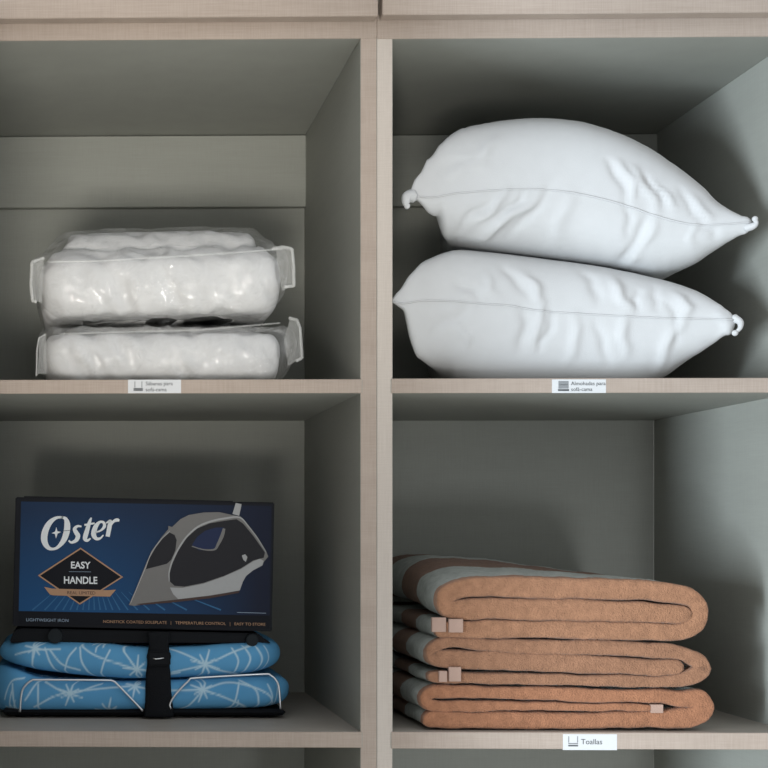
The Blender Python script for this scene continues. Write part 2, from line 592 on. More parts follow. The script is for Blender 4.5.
def pillow_object(label, S, ear_l, ear_r, loc, floor=None, ceil=None):
    if floor is not None:
        S[..., 2] = np.maximum(S[..., 2], floor)
    t = thing('pillow', label, 'pillow', loc, 'pillows on the upper right shelf')
    v0, f0 = grid_mesh('a', S[0])
    v1, f1 = grid_mesh('b', S[1])
    n0 = len(v0)
    me = mesh_from('pillow_cover', v0 + v1, f0 + [tuple(n0 + i for i in f[::-1]) for f in f1])
    bm = bmesh.new(); bm.from_mesh(me)
    bmesh.ops.remove_doubles(bm, verts=bm.verts, dist=1e-5)
    bm.to_mesh(me); bm.free()
    obj('pillow_cover', me, M['white_cotton'], t, smooth=True)
    bm = bmesh.new()
    edge = [tuple(p + np.array([0, -0.0005, 0])) for p in S[0, :, 0]]
    tube_bm(bm, edge[1:-1], 0.0009, 6)
    obj('seam', bm, M['white_cotton'], t)
    for pts in (ear_l, ear_r):
        if not pts:
            continue
        bm = bmesh.new()
        path = catmull([tuple(W(a, b, y)) for a, b, y in pts[0]], 5)
        r0, r1 = pts[1]
        tube_bm(bm, path, lambda s: r0 + (r1 - r0) * s, 8)
        e = Vector(path[-1])
        r = bmesh.ops.create_icosphere(bm, subdivisions=2, radius=pts[2], matrix=Matrix.Translation(e))
        for f in bm.faces:
            f.smooth = True
        obj('corner_knot', bm, M['white_cotton'], t)
    return t


# lower pillow
S1, _, low_top, _ = pillow('', (389, 303), (737, 324), 0.022, 0.36,
    [(386, 304), (400, 306), (420, 303), (450, 303), (480, 305), (510, 307), (540, 312), (600, 316), (650, 319), (700, 321), (740, 323)],
    [(380, 302), (396, 290), (412, 268), (430, 257), (455, 250), (490, 252), (540, 258), (600, 266), (650, 276), (690, 287), (718, 301), (745, 322)],
    [(380, 305), (396, 332), (410, 352), (440, 376), (480, 389), (560, 391), (630, 390), (662, 380), (690, 361), (715, 345), (745, 324)],
    [(448, 285, 472, 306, 5, -2.5), (425, 332, 460, 308, 5, -2.5), (448, 328, 458, 350, 4, 2), (520, 275, 528, 310, 6, 3.0), (512, 312, 514, 350, 6, -2.5),
     (540, 318, 534, 352, 4, -2.2), (533, 305, 530, 350, 3, 2), (500, 262, 516, 300, 6, -2), (606, 275, 618, 312, 6, 3.2), (616, 320, 612, 355, 6, 2.6),
     (622, 290, 630, 315, 4, -2), (664, 290, 672, 318, 6, 3.2), (668, 320, 652, 372, 6, 2.8), (655, 300, 662, 350, 4, -2), (700, 310, 708, 345, 5, 2.5),
     (575, 270, 590, 305, 7, -2), (565, 320, 560, 360, 6, 2), (480, 275, 488, 300, 5, 1.8), (640, 285, 650, 312, 5, -1.8), (590, 325, 596, 365, 5, -1.8)],
    3, None, None)
# upper pillow
S2, _, _, _ = pillow('', (407, 197), (754, 226), 0.022, 0.36,
    [(400, 197), (425, 201), (455, 196), (500, 192), (540, 191), (580, 196), (620, 206), (660, 220), (690, 227), (720, 227), (757, 225)],
    [(400, 196), (412, 180), (425, 160), (450, 133), (490, 122), (540, 118), (590, 123), (640, 141), (680, 166), (710, 190), (726, 208), (760, 224)],
    [(400, 199), (418, 213), (435, 234), (455, 246), (490, 252), (540, 258), (600, 266), (650, 276), (690, 268), (716, 252), (735, 240), (760, 227)],
    [(470, 228, 495, 196, 4, 2.6), (478, 236, 530, 200, 5, 3.0), (462, 240, 500, 222, 4, 2.2), (488, 224, 512, 198, 3, -2.4), (450, 236, 480, 205, 4, -2),
     (445, 170, 492, 142, 7, 2.4), (432, 186, 470, 156, 5, -2.0), (440, 185, 478, 168, 4, 1.8), (500, 232, 548, 196, 5, -2), (610, 160, 622, 205, 4, 2.6),
     (600, 158, 612, 204, 4, -2.2), (626, 164, 640, 212, 5, 2.6), (645, 180, 660, 215, 4, 2.4), (636, 172, 650, 212, 3, -2.0), (618, 212, 614, 240, 4, -2),
     (630, 222, 624, 262, 7, -3.2), (640, 225, 632, 262, 5, 2.4), (675, 190, 700, 224, 6, 2.2), (690, 230, 700, 250, 5, -1.6), (668, 180, 690, 222, 5, -2), (560, 200, 552, 240, 8, 1.5),
     (676, 232, 682, 250, 4, 1.5)],
    8, None, None)
shelf_z = RIGHT_Z['mid_t']
# settle the upper pillow on the lower one: its underside follows the lower pillow's top
zmap = np.full((90, 70), -9.0)
def cell(P):
    return (np.clip(((P[..., 0] - XR0) / (XR1 - XR0) * 90).astype(int), 0, 89), np.clip((P[..., 1] / DEPTH * 70).astype(int), 0, 69))
np.maximum.at(zmap, cell(S1[0]), S1[0, ..., 2])
grown = zmap.copy()
for di in (-1, 0, 1):
    for dj in (-1, 0, 1):
        grown = np.maximum(grown, np.roll(np.roll(zmap, di, 0), dj, 1))
inner_ = np.ones(S2.shape[1:3], bool)
S2[1, ..., 2] = np.maximum(S2[1, ..., 2], grown[cell(S2[1])] + 0.0006)
S2[0, ..., 2] = np.maximum(S2[0, ..., 2], S2[1, ..., 2])
for sl in ((slice(0, 1), slice(None)), (slice(-1, None), slice(None)), (slice(None), slice(0, 1)), (slice(None), slice(-1, None))):
    mid = np.maximum(S2[0][sl], S2[1][sl]); S2[0][sl] = mid; S2[1][sl] = mid
pillow_object('white pillow lying directly on the shelf at the bottom of the pair', S1,
              None, ([(734, 318, 0.026), (740, 322, 0.018), (740, 328, 0.014), (735, 333, 0.014)], (0.005, 0.0015), 0.0036),
              (W(560, 0, 0.2).x, 0.2, shelf_z), floor=shelf_z + 0.0008)
pillow_object('white pillow with knotted corners resting on top of the other pillow', S2,
              ([(412, 196, 0.026), (407, 197, 0.02), (406, 203, 0.018), (407, 206, 0.018)], (0.008, 0.0025), 0.0036),
              ([(746, 228, 0.026), (753, 226, 0.02), (756, 223, 0.018), (755, 219, 0.018)], (0.005, 0.002), 0.0034),
              (W(560, 0, 0.2).x, 0.2, W(560, 262, 0.15).z))


# ------------------------------------------------------------------ towels
def towel_material(name, base):
    m, nt, b = new_mat(name)
    tc = node(nt, 'ShaderNodeTexCoord')
    sep = node(nt, 'ShaderNodeSeparateXYZ')
    nt.links.new(tc.outputs['Object'], sep.inputs[0])
    wob = node(nt, 'ShaderNodeTexNoise'); wob.inputs['Scale'].default_value = 40
    nt.links.new(tc.outputs['Object'], wob.inputs['Vector'])
    ma = node(nt, 'ShaderNodeMath', operation='MULTIPLY_ADD')
    nt.links.new(wob.outputs['Fac'], ma.inputs[0]); ma.inputs[1].default_value = 0.006
    nt.links.new(sep.outputs['Y'], ma.inputs[2])
    mr = node(nt, 'ShaderNodeMapRange')
    mr.inputs[1].default_value = 0.0; mr.inputs[2].default_value = 0.40
    nt.links.new(ma.outputs[0], mr.inputs[0])
    cr = node(nt, 'ShaderNodeValToRGB')
    cr.color_ramp.interpolation = 'CONSTANT'
    grey, brown = rgb(172, 177, 172), rgb(128, 95, 76)
    stops = [(0.0, base), (0.016 / .4, grey), (0.105 / .4, brown), (0.19 / .4, grey), (0.285 / .4, brown), (0.36 / .4, grey)]
    el = cr.color_ramp.elements
    el[0].position, el[0].color = stops[0]
    el[1].position, el[1].color = stops[1]
    for p, c in stops[2:]:
        e = el.new(p); e.color = c
    nt.links.new(mr.outputs[0], cr.inputs[0])
    n1 = node(nt, 'ShaderNodeTexNoise'); n1.inputs['Scale'].default_value = 90; n1.inputs['Detail'].default_value = 6
    n1.inputs['Roughness'].default_value = 0.7
    nt.links.new(tc.outputs['Object'], n1.inputs['Vector'])
    m2 = node(nt, 'ShaderNodeMapRange'); m2.inputs[1].default_value = 0.25; m2.inputs[2].default_value = 0.75
    m2.inputs[3].default_value = 0.72; m2.inputs[4].default_value = 1.24
    nt.links.new(n1.outputs['Fac'], m2.inputs[0])
    mx = node(nt, 'ShaderNodeVectorMath', operation='SCALE')
    nt.links.new(cr.outputs[0], mx.inputs[0]); nt.links.new(m2.outputs[0], mx.inputs['Scale'])
    nt.links.new(mx.outputs[0], b.inputs['Base Color'])
    b.inputs['Roughness'].default_value = 0.95
    b.inputs['Specular IOR Level'].default_value = 0.1
    b.inputs['Sheen Weight'].default_value = 0.15
    n2 = node(nt, 'ShaderNodeTexNoise'); n2.inputs['Scale'].default_value = 520; n2.inputs['Detail'].default_value = 3
    nt.links.new(tc.outputs['Object'], n2.inputs['Vector'])
    bp = node(nt, 'ShaderNodeBump'); bp.inputs['Strength'].default_value = 0.9; bp.inputs['Distance'].default_value = 0.0025
    nt.links.new(n2.outputs['Fac'], bp.inputs['Height'])
    nt.links.new(bp.outputs[0], b.inputs['Normal'])
    return m


def resample(P, step):
    P = np.array(P, float)
    s = np.concatenate([[0], np.cumsum(np.linalg.norm(np.diff(P, axis=0), axis=1))])
    n = max(2, int(s[-1] / step))
    t = np.linspace(0, s[-1], n)
    return np.stack([np.interp(t, s, P[:, k]) for k in range(P.shape[1])], 1)


def towel(label, path, loc_z, base, rise, tags, seed, yf=0.012, back=0.385, pts_loop=None):
    """path: (px, py, thickness px) centre line of the folded cloth seen from the front"""
    rs = random.Random(seed)
    c = W(570, 700, yf)
    t = thing('folded_towel', label, 'towel', (c.x, yf, loc_z), group='folded towels stacked on the lower right shelf')
    q = catmull(path, 10)
    P = np.array([(W(a, b, yf).x, W(a, b, yf).z, th * 0.00119) for a, b, th in q])
    P = resample(P, 0.003)
    T = np.gradient(P[:, :2], axis=0)
    T /= np.linalg.norm(T, axis=1, keepdims=True)
    Nn = np.stack([-T[:, 1], T[:, 0]], 1)
    n = len(P)
    ys = [0.0, 0.0007, 0.002, 0.0045, 0.008, 0.013] + list(np.linspace(0.02, 0.36, 48)) + [0.366, 0.37, 0.372]
    sc = [0.62, 0.80, 0.91, 0.97, 1.0, 1.0] + [1.0] * 48 + [0.9, 0.6, 0.3]
    cap = np.ones(n)
    for k in range(3):
        cap[k] = cap[-1 - k] = (0.45, 0.8, 0.95)[k]
    rows = []
    k = (back - yf) / 0.372
    for y, s in zip(ys, sc):
        L, R = [], []
        for i in range(n):
            x, z, th = P[i]
            h = th / 2 * s * cap[i]
            yy = yf + y * k
            dz = rise(x, yy) * ((z - loc_z) / 0.06 if loc_z else 1)
            for sgn, lst in ((1, L), (-1, R)):
                px_, pz_ = x + Nn[i, 0] * h * sgn, z + Nn[i, 1] * h * sgn
                nv = noise.noise_vector(Vector((px_ * 45 + seed * 7, yy * 30, pz_ * 60)))
                nw = noise.noise(Vector((px_ * 22 + seed * 3.1, pz_ * 90, yy * 8))) * 0.0015
                nf = noise.noise_vector(Vector((px_ * 260 + seed, yy * 260, pz_ * 260)))
                a = 0.0015 * s
                lst.append((px_ + nv.x * a + nf.x * 0.0004, yy + nf.y * 0.0005 + (nv.y * 0.0015 if y < 0.02 else 0), pz_ + dz + nv.z * a + nw + nf.z * 0.0006))
        rows.append(L + R[::-1])
    A = np.array(rows)
    m = A.shape[1]
    verts, faces = grid_mesh('t', A, closed_v=True)
    for ring, flip in ((0, False), (len(rows) - 1, True)):
        o = ring * m
        for i in range(n - 1):
            f = (o + i, o + i + 1, o + m - 2 - i, o + m - 1 - i)
            faces.append(f if not flip else f[::-1])
    lift = tz3 + 0.0008
    verts = [(x, y, max(z, lift)) for x, y, z in verts]
    me = mesh_from('towel_cloth', verts, faces)
    cl = obj('towel_cloth', me, towel_material('terry towelling ' + label[:12], base), t, smooth=True)
    bm = bmesh.new(); bm.from_mesh(cl.data); bmesh.ops.recalc_face_normals(bm, faces=bm.faces); bm.to_mesh(cl.data); bm.free()
    for p in cl.data.polygons:
        p.use_smooth = True
    for (x0, y0, x1, y1, ya) in tags:
        a, b = W(x0, y1, ya), W(x1, y0, ya)
        bm = box_bm(a.x, b.x, ya - 0.0012, ya + 0.006, a.z, b.z, bev=0.0004)
        g = obj('care_tag', bm, M['tag'], t)
        g['label'] = 'pale woven tag sewn to the towel edge'
    return t


tz3 = RIGHT_Z['low_t']
zero = lambda x, y: 0.0
xa, xb = W(437, 0, 0.01).x, W(708, 0, 0.01).x


def rise_top(x, y):
    u = (x - xa) / (xb - xa)
    return 0.021 * min(1, max(0, (y - 0.02) / 0.2)) * max(0.0, 1 - max(0, u - 0.15) * 1.4)


SP = 1.5
towel('tan folded towel with grey and brown stripes on top of the stack',
      [(436, 630, 17), (480, 629.6, 18), (560, 629.6, 18), (640, 631.5, 17.5), (680, 632, 17), (697, 624, 17), (700, 610, 17), (694, 599, 18), (676, 594, 19), (640, 590, 20),
       (560, 588, 21), (500, 587, 20), (462, 589, 19), (447, 596, 17), (446, 606, 16), (458, 609.5, 19), (500, 609, 20.5), (560, 609.6, 21.5), (640, 612.4, 20), (692, 615.5, 17)],
      W(570, 641, 0.01).z, rgb(155, 114, 88), rise_top, [(432, 617.5, 446, 632, 0.012), (449, 619, 463, 632.5, 0.009)], 1)
towel('tan folded towel between the other two in the stack',
      [(428, 677, 12), (480, 678.5, 11), (560, 680, 11), (640, 681.5, 11), (682, 680.5, 14), (701, 673, 17), (703, 666, 16), (694, 659, 16), (676, 652.5, 15), (620, 648.5, 14),
       (560, 647.5, 14), (500, 646, 13), (452, 643, 12), (435, 648, 13), (434, 656, 15), (450, 660, 17), (500, 661, 19), (560, 663, 19), (640, 667, 17), (684, 668, 14)],
      W(570, 686.5, 0.01).z, rgb(148, 109, 85), zero, [(439, 671, 447, 682, 0.0095), (449, 667, 461, 681.5, 0.009)], 2)
towel('tan folded towel at the bottom of the stack, lying on the shelf',
      [(424, 720, 17), (480, 720.5, 17), (560, 721, 16), (640, 720, 16.5), (684, 719, 19), (702, 713, 20), (705, 704, 19), (696, 699, 19), (682, 700, 17), (662, 697, 13.5), (640, 696.5, 13), (560, 694.5, 13),
       (500, 693, 13), (455, 692, 13), (432, 693, 13), (426, 699, 12), (432, 706, 12), (460, 706.5, 11), (520, 706.5, 9), (600, 707, 8), (655, 708.5, 7)],
      tz3 + 0.001, rgb(156, 109, 82), zero, [(651, 704.5, 663, 713, 0.010)], 3)


# ------------------------------------------------------------------ bagged bedding
def film_material():
    m = bpy.data.materials.new('clear plastic film')
    m.use_nodes = True
    nt = m.node_tree
    nt.nodes.clear()
    out = node(nt, 'ShaderNodeOutputMaterial')
    tr = node(nt, 'ShaderNodeBsdfTransparent'); tr.inputs[0].default_value = (0.975, 0.975, 0.97, 1)
    gl = node(nt, 'ShaderNodeBsdfGlossy'); gl.inputs['Roughness'].default_value = 0.10
    gl.inputs['Color'].default_value = (1, 1, 1, 1)
    lw = node(nt, 'ShaderNodeLayerWeight'); lw.inputs['Blend'].default_value = 0.25
    tc = node(nt, 'ShaderNodeTexCoord')
    n = node(nt, 'ShaderNodeTexNoise'); n.inputs['Scale'].default_value = 46; n.inputs['Detail'].default_value = 5
    n.inputs['Distortion'].default_value = 1.2
    nt.links.new(tc.outputs['Object'], n.inputs['Vector'])
    bp = node(nt, 'ShaderNodeBump'); bp.inputs['Strength'].default_value = 0.9; bp.inputs['Distance'].default_value = 0.006
    nt.links.new(n.outputs['Fac'], bp.inputs['Height'])
    nt.links.new(bp.outputs[0], gl.inputs['Normal']); nt.links.new(bp.outputs[0], lw.inputs['Normal'])
    mu = node(nt, 'ShaderNodeMath', operation='MULTIPLY_ADD'); mu.inputs[1].default_value = 0.14; mu.inputs[2].default_value = 0.045
    nt.links.new(lw.outputs['Facing'], mu.inputs[0])
    mx = node(nt, 'ShaderNodeMixShader')
    nt.links.new(mu.outputs[0], mx.inputs[0]); nt.links.new(tr.outputs[0], mx.inputs[1]); nt.links.new(gl.outputs[0], mx.inputs[2])
    df = node(nt, 'ShaderNodeBsdfTranslucent'); df.inputs['Color'].default_value = (0.9, 0.9, 0.89, 1)
    df2 = node(nt, 'ShaderNodeBsdfDiffuse'); df2.inputs['Color'].default_value = (0.9, 0.9, 0.89, 1)
    m0 = node(nt, 'ShaderNodeMixShader'); m0.inputs[0].default_value = 0.6
    nt.links.new(df.outputs[0], m0.inputs[1]); nt.links.new(df2.outputs[0], m0.inputs[2])
    haze = node(nt, 'ShaderNodeMapRange'); haze.inputs[1].default_value = 0.45; haze.inputs[2].default_value = 0.75
    haze.inputs[3].default_value = 0.06; haze.inputs[4].default_value = 0.32
    nt.links.new(n.outputs['Fac'], haze.inputs[0])
    m1 = node(nt, 'ShaderNodeMixShader')
    nt.links.new(haze.outputs[0], m1.inputs[0]); nt.links.new(mx.outputs[0], m1.inputs[1]); nt.links.new(m0.outputs[0], m1.inputs[2])
    nt.links.new(m1.outputs[0], out.inputs[0])
    return m


M['film'] = film_material()


def piping_material():
    m, nt, b = new_mat('clear ribbed piping')
    b.inputs['Base Color'].default_value = (0.8, 0.8, 0.78, 1)
    b.inputs['Roughness'].default_value = 0.2
    b.inputs['Alpha'].default_value = 0.3
    return m


M['piping'] = piping_material()
M['seam_film'] = M['piping'].copy()
M['seam_film'].name = 'film seam'
M['seam_film'].node_tree.nodes['Principled BSDF'].inputs['Alpha'].default_value = 0.15
M['web'] = M['piping'].copy()
M['web'].name = 'clear film web'
M['web'].node_tree.nodes['Principled BSDF'].inputs['Alpha'].default_value = 0.13


def ridged(p, f, seed):
    v = noise.noise(Vector((p[0] * f + seed, p[1] * f, p[2] * f)))
    return 1 - abs(v) * 2


def bundle(x0, x1, yf, yb, prof, amp, seed, ridge, tilt, nper=260, cornx=0.05, expo=7.0, inner=False):
    """closed soft block: rounded plan outline stacked along (inset, z, x-inset) rows"""
    rows = []
    cx, cy = (x0 + x1) / 2, (yf + yb) / 2
    for (ins, z, insx) in prof:
        hx, hy = max((x1 - x0) / 2 - insx, 0.002), max((yb - yf) / 2 - ins, 0.002)
        row = []
        for k in range(nper):
            a = 2 * math.pi * k / nper
            c, s = math.cos(a), math.sin(a)
            r = (abs(c) ** expo + abs(s) ** expo) ** (-1 / expo)
            # even out along the rectangle
            x, y = cx + hx * c * r, cy + hy * s * r
            row.append((x, y, z + tilt * (x - cx)))
        rows.append(row)
    A = np.array(rows)
    tx = np.gradient(A, axis=1); ty = np.gradient(A, axis=0)
    n = np.cross(tx, ty)
    n /= np.linalg.norm(n, axis=-1, keepdims=True) + 1e-9
    for i in range(A.shape[0]):
        for j in range(A.shape[1]):
            p = A[i, j]
            d = noise.noise(Vector((p[0] * 22 + seed, p[1] * 22, p[2] * 30))) * amp + noise.noise(Vector((p[0] * 60, p[1] * 60 + seed, p[2] * 70))) * amp * 0.4
            d += (ridged((p[0] * 1.0 + p[2] * 0.5, p[1], p[2] * 0.7), 34, seed + 9) - 0.5) * ridge
            d = min(d, 0.0012) if inner else max(d, -0.0014)
            A[i, j] = p + n[i, j] * d
    verts, faces = grid_mesh('b', A, closed_v=True)
    m = A.shape[1]
    faces.append(tuple(range(m))[::-1])
    faces.append(tuple((A.shape[0] - 1) * m + k for k in range(m)))
    return verts, faces


def dense(prof, n):
    return [tuple(p) for p in resample(catmull(prof, 6), 1.0 * sum(math.dist(a, b) for a, b in zip(prof, prof[1:])) / n)]


def bagged(label_bag, label_tex, xl, xr, fxl, fxr, z0, zc, zt, seed, tilt, pipes, flaps, yf=0.02, yb=0.36, drop=0.0):
    h = zc - z0
    X0, X1 = W(xl, 300, yf).x, W(xr, 300, yf).x
    prof = [(0.06, z0 + 0.0008, 0.05), (0.02, z0 + 0.001, 0.018), (0.007, z0 + 0.10 * h, 0.007), (0.002, z0 + 0.30 * h, 0.002), (0.0, z0 + 0.55 * h, 0.0),
            (0.002, z0 + 0.80 * h, 0.0), (0.006, z0 + 0.96 * h, 0.002), (0.013, zc + 0.004, 0.006), (0.026, zc + 0.22 * (zt - zc), 0.010), (0.044, zc + 0.40 * (zt - zc), 0.016),
            (0.054, zc + 0.36 * (zt - zc), 0.022), (0.056, zc + 0.62 * (zt - zc), 0.024), (0.074, zc + 0.86 * (zt - zc), 0.034), (0.11, zt - 0.001, 0.05), (0.14, zt, 0.09)]
    prof = dense(prof, 64)
    verts, faces = bundle(X0, X1, yf + 0.006, yb, prof, 0.0034, seed, 0.0060, tilt, expo=12.0, inner=True)
    verts = [(x, y, max(z, z0 + 0.0008 + (tilt * (x - (X0 + X1) / 2)))) for x, y, z in verts]
    t = obj('folded_bedding', mesh_from('folded_bedding', verts, faces), M['textile'], None, smooth=True)
    tag(t, label_tex, 'bedding', 'bedding in clear bags')
    b = thing('storage_bag', label_bag, 'bag', (0.5 * (X0 + X1), 0.5 * (yf + yb), z0), 'clear storage bags on the upper left shelf')
    FX0, FX1 = W(fxl, 300, yf).x, W(fxr, 300, yf).x
    g = 0.0016
    pf = [(0.075, z0 + 0.0002, 0.075), (0.014, z0 + 0.0003, 0.04), (0.004, z0 + 0.10 * h, 0.020), (-0.002, z0 + 0.30 * h, 0.008), (-0.004, z0 + 0.55 * h, 0.003),
          (-0.003, z0 + 0.80 * h, 0.001), (0.0, z0 + 0.98 * h, 0.0), (0.008, zc + 0.012, 0.004), (0.026, zc + 0.3 * (zt - zc) + g, 0.012), (0.066, zc + 0.75 * (zt - zc) + g, 0.024),
          (0.10, zt + g, 0.04), (0.14, zt + g, 0.10)]
    verts, faces = bundle(FX0, FX1, yf, yb + 0.01, dense(pf, 52), 0.0018, seed + 31, 0.0040, tilt, nper=320, expo=10.0)
    verts = [(x, max(0.003, y), max(z, z0 + 0.0002 + tilt * (x - (FX0 + FX1) / 2) if tilt else max(z, z0 + 0.0002))) for x, y, z in verts]
    obj('plastic_film', mesh_from('plastic_film', verts, faces), M['film'], b, smooth=True)
    for pts in pipes:
        bm = bmesh.new()
        path = [tuple(W(a, c, y)) for a, c, y in pts]
        q = resample(path, 0.0016)
        tube_bm(bm, q, 0.0017 if len(pts) != 4 and pts[0][0] != 48 else 0.0009, 6, ribs=0.35)
        obj('piping', bm, M['seam_film'] if (len(pts) == 5 and pts[0][0] == 48) or (len(pts) == 4 and pts[0][0] == 60) else M['piping'], b)
    for pts in flaps:       # clear film web between the side piping and the bag
        bm = bmesh.new()
        fv = [bm.verts.new(W(*p)) for p in pts]
        bv = [bm.verts.new(W(*p) + Vector((0, 0.0008, 0))) for p in pts]
        bm.faces.new(fv); bm.faces.new(bv[::-1])
        for i in range(len(pts)):
            bm.faces.new((fv[i], bv[i], bv[(i + 1) % len(pts)], fv[(i + 1) % len(pts)]))
        bmesh.ops.recalc_face_normals(bm, faces=bm.faces)
        obj('side_web', bm, M['web'], b)
    return b


LZ = LEFT_Z['mid_t']
bagged('clear plastic zip bag lying on the shelf, lower of the two bags', 'white folded bedding inside the lower clear bag',
       43, 284, 37, 301, LZ + 0.0006, W(160, 336, 0.02).z, W(160, 325, 0.1).z, 5.0, 0.0,
       [[(46, 334, 0.03), (39, 338, 0.026), (37, 350, 0.024), (36.5, 376, 0.024)], [(289, 318, 0.05), (297, 320, 0.045), (300, 328, 0.04), (302, 358, 0.04), (296, 361, 0.04)],
        [(60, 334, 0.017), (120, 332, 0.014), (200, 330, 0.013), (280, 323, 0.02)]],
       [[(290, 319, 0.048), (297, 321, 0.045), (300, 329, 0.041), (301.5, 358, 0.041), (288, 366, 0.045), (284, 340, 0.048)], [(46, 335, 0.029), (39.5, 339, 0.027), (37.5, 374, 0.025), (47, 374, 0.029)]])
bagged('clear plastic zip bag with side loops, on top of the other bag', 'white folded bedding inside the upper clear bag',
       39, 284, 32, 293, W(160, 316.5, 0.05).z, W(160, 258, 0.02).z, W(160, 232, 0.13).z, 17.0, 0.02,
       [[(44, 258, 0.03), (32, 262, 0.024), (31, 285, 0.022), (32.5, 301, 0.022), (37, 302, 0.022)], [(272, 249, 0.03), (283, 247, 0.03), (292, 249, 0.03), (293.5, 265, 0.03), (294, 286, 0.03), (284, 287, 0.03)],
        [(48, 262, 0.017), (100, 261, 0.013), (160, 257.5, 0.011), (230, 253, 0.011), (282, 249, 0.02)]],
       [[(276, 249.5, 0.031), (284, 248, 0.031), (292, 250, 0.031), (293.5, 285, 0.031), (282, 291, 0.033), (278, 270, 0.036)], [(44, 259, 0.029), (33, 263, 0.025), (32, 299, 0.023), (42, 303, 0.028)]])


# ------------------------------------------------------------------ ironing board
def pad_pattern(X, Z):
    """starburst print: 0..1 mask in front-view pixels"""
    segs = []

    def star(cx, cy, r, rot=0.0, n=8, w=1.0, long=()):
        for k in range(n):
            a = rot + 2 * math.pi * k / n
            rr = r * (1.0 if k % 2 == 0 else 0.72)
            segs.append((cx, cy, cx + rr * math.cos(a), cy + rr * math.sin(a), 1.0 * w, 0.5 * w))

    def arc(pts, w=0.65):
        q = catmull(pts, 8)
        for a, b in zip(q, q[1:]):
            segs.append((a[0], a[1], b[0], b[1], w, w))
    # lower pad
    star(70, 693, 13, 0.35); star(135, 686, 11, 0.2); star(203, 689, 13, 0.35)
    star(108, 712, 14, 0.2); star(238, 712, 12, 0.0); star(10, 712, 12, 0.4)
    arc([(34, 707), (60, 694), (95, 689), (130, 686)]); arc([(45, 682), (70, 693), (100, 684)]); arc([(38, 684), (38, 712)]); arc([(25, 700), (38, 682), (55, 676)])
    arc([(203, 689), (230, 682), (262, 690), (280, 706)]); arc([(203, 689), (225, 697), (250, 708)]); arc([(170, 690), (203, 689)]); arc([(239, 682), (235, 700), (228, 712)])
    arc([(240, 680), (256, 690), (259, 710)]); arc([(268, 684), (274, 700), (266, 712)]); arc([(203, 689), (188, 706), (176, 712)]); arc([(12, 690), (4, 712)]); arc([(12, 684), (14, 712)])
    arc([(0, 700), (10, 682), (24, 678)]); arc([(285, 676), (280, 700), (286, 712)]); arc([(150, 690), (165, 676), (180, 672)])
    # upper pad
    star(137, 669, 14, 0.1); star(205, 664, 15, 0.3); star(35, 648, 11, 0.2); star(98, 640, 12, 0.2)
    arc([(12, 655), (35, 650), (60, 649)]); arc([(80, 645), (95, 655), (120, 664), (137, 669)]); arc([(80, 647), (82, 662), (92, 677)]); arc([(45, 648), (50, 662), (58, 674)])
    arc([(76, 648), (68, 658), (64, 674)]); arc([(110, 650), (104, 662), (100, 677)]); arc([(33, 650), (32, 668)]); arc([(120, 646), (137, 669)])
    arc([(172, 672), (205, 664), (232, 652), (252, 645)]); arc([(205, 664), (220, 670), (242, 674)]); arc([(232, 648), (238, 660), (234, 674)]); arc([(244, 646), (250, 658), (244, 672)])
    arc([(256, 646), (262, 658), (258, 672)]); arc([(170, 648), (190, 656), (205, 664)]); arc([(268, 646), (272, 658), (268, 670)]); arc([(50, 650), (62, 664), (80, 670)])
    M_ = np.zeros_like(X)
    for (ax, ay, bx, by, w0, w1) in segs:
        dx, dy = bx - ax, by - ay
        t = np.clip(((X - ax) * dx + (Z - ay) * dy) / (dx * dx + dy * dy + 1e-9), 0, 1)
        d = np.hypot(X - ax - t * dx, Z - ay - t * dy)
        w = w0 + (w1 - w0) * t
        M_ = np.maximum(M_, np.clip((w + 0.8 - d) / 1.3, 0, 1))
    return M_


def pad_material():
    m, nt, b = new_mat('blue starburst cotton')
    at = node(nt, 'ShaderNodeAttribute', attribute_name='print')
    tc = node(nt, 'ShaderNodeTexCoord')
    n = node(nt, 'ShaderNodeTexNoise'); n.inputs['Scale'].default_value = 30
    nt.links.new(tc.outputs['Object'], n.inputs['Vector'])
    mxa = node(nt, 'ShaderNodeMix', data_type='RGBA')
    mxa.inputs['A'].default_value = rgb(86, 152, 198); mxa.inputs['B'].default_value = rgb(98, 164, 208)
    nt.links.new(n.outputs['Fac'], mxa.inputs['Factor'])
    mx = node(nt, 'ShaderNodeMix', data_type='RGBA')
    mx.inputs['B'].default_value = rgb(186, 216, 232)
    nt.links.new(at.outputs['Fac'], mx.inputs['Factor'])
    nt.links.new(mxa.outputs['Result'], mx.inputs['A'])
    nt.links.new(mx.outputs['Result'], b.inputs['Base Color'])
    b.inputs['Roughness'].default_value = 0.8
    b.inputs['Specular IOR Level'].default_value = 0.2
    n2 = node(nt, 'ShaderNodeTexNoise'); n2.inputs['Scale'].default_value = 800
    nt.links.new(tc.outputs['Object'], n2.inputs['Vector'])
    bp = node(nt, 'ShaderNodeBump'); bp.inputs['Strength'].default_value = 0.2; bp.inputs['Distance'].default_value = 0.001
    nt.links.new(n2.outputs['Fac'], bp.inputs['Height']); nt.links.new(bp.outputs[0], b.inputs['Normal'])
    return m


M['pad'] = pad_material()
YB = 0.115           # board's front


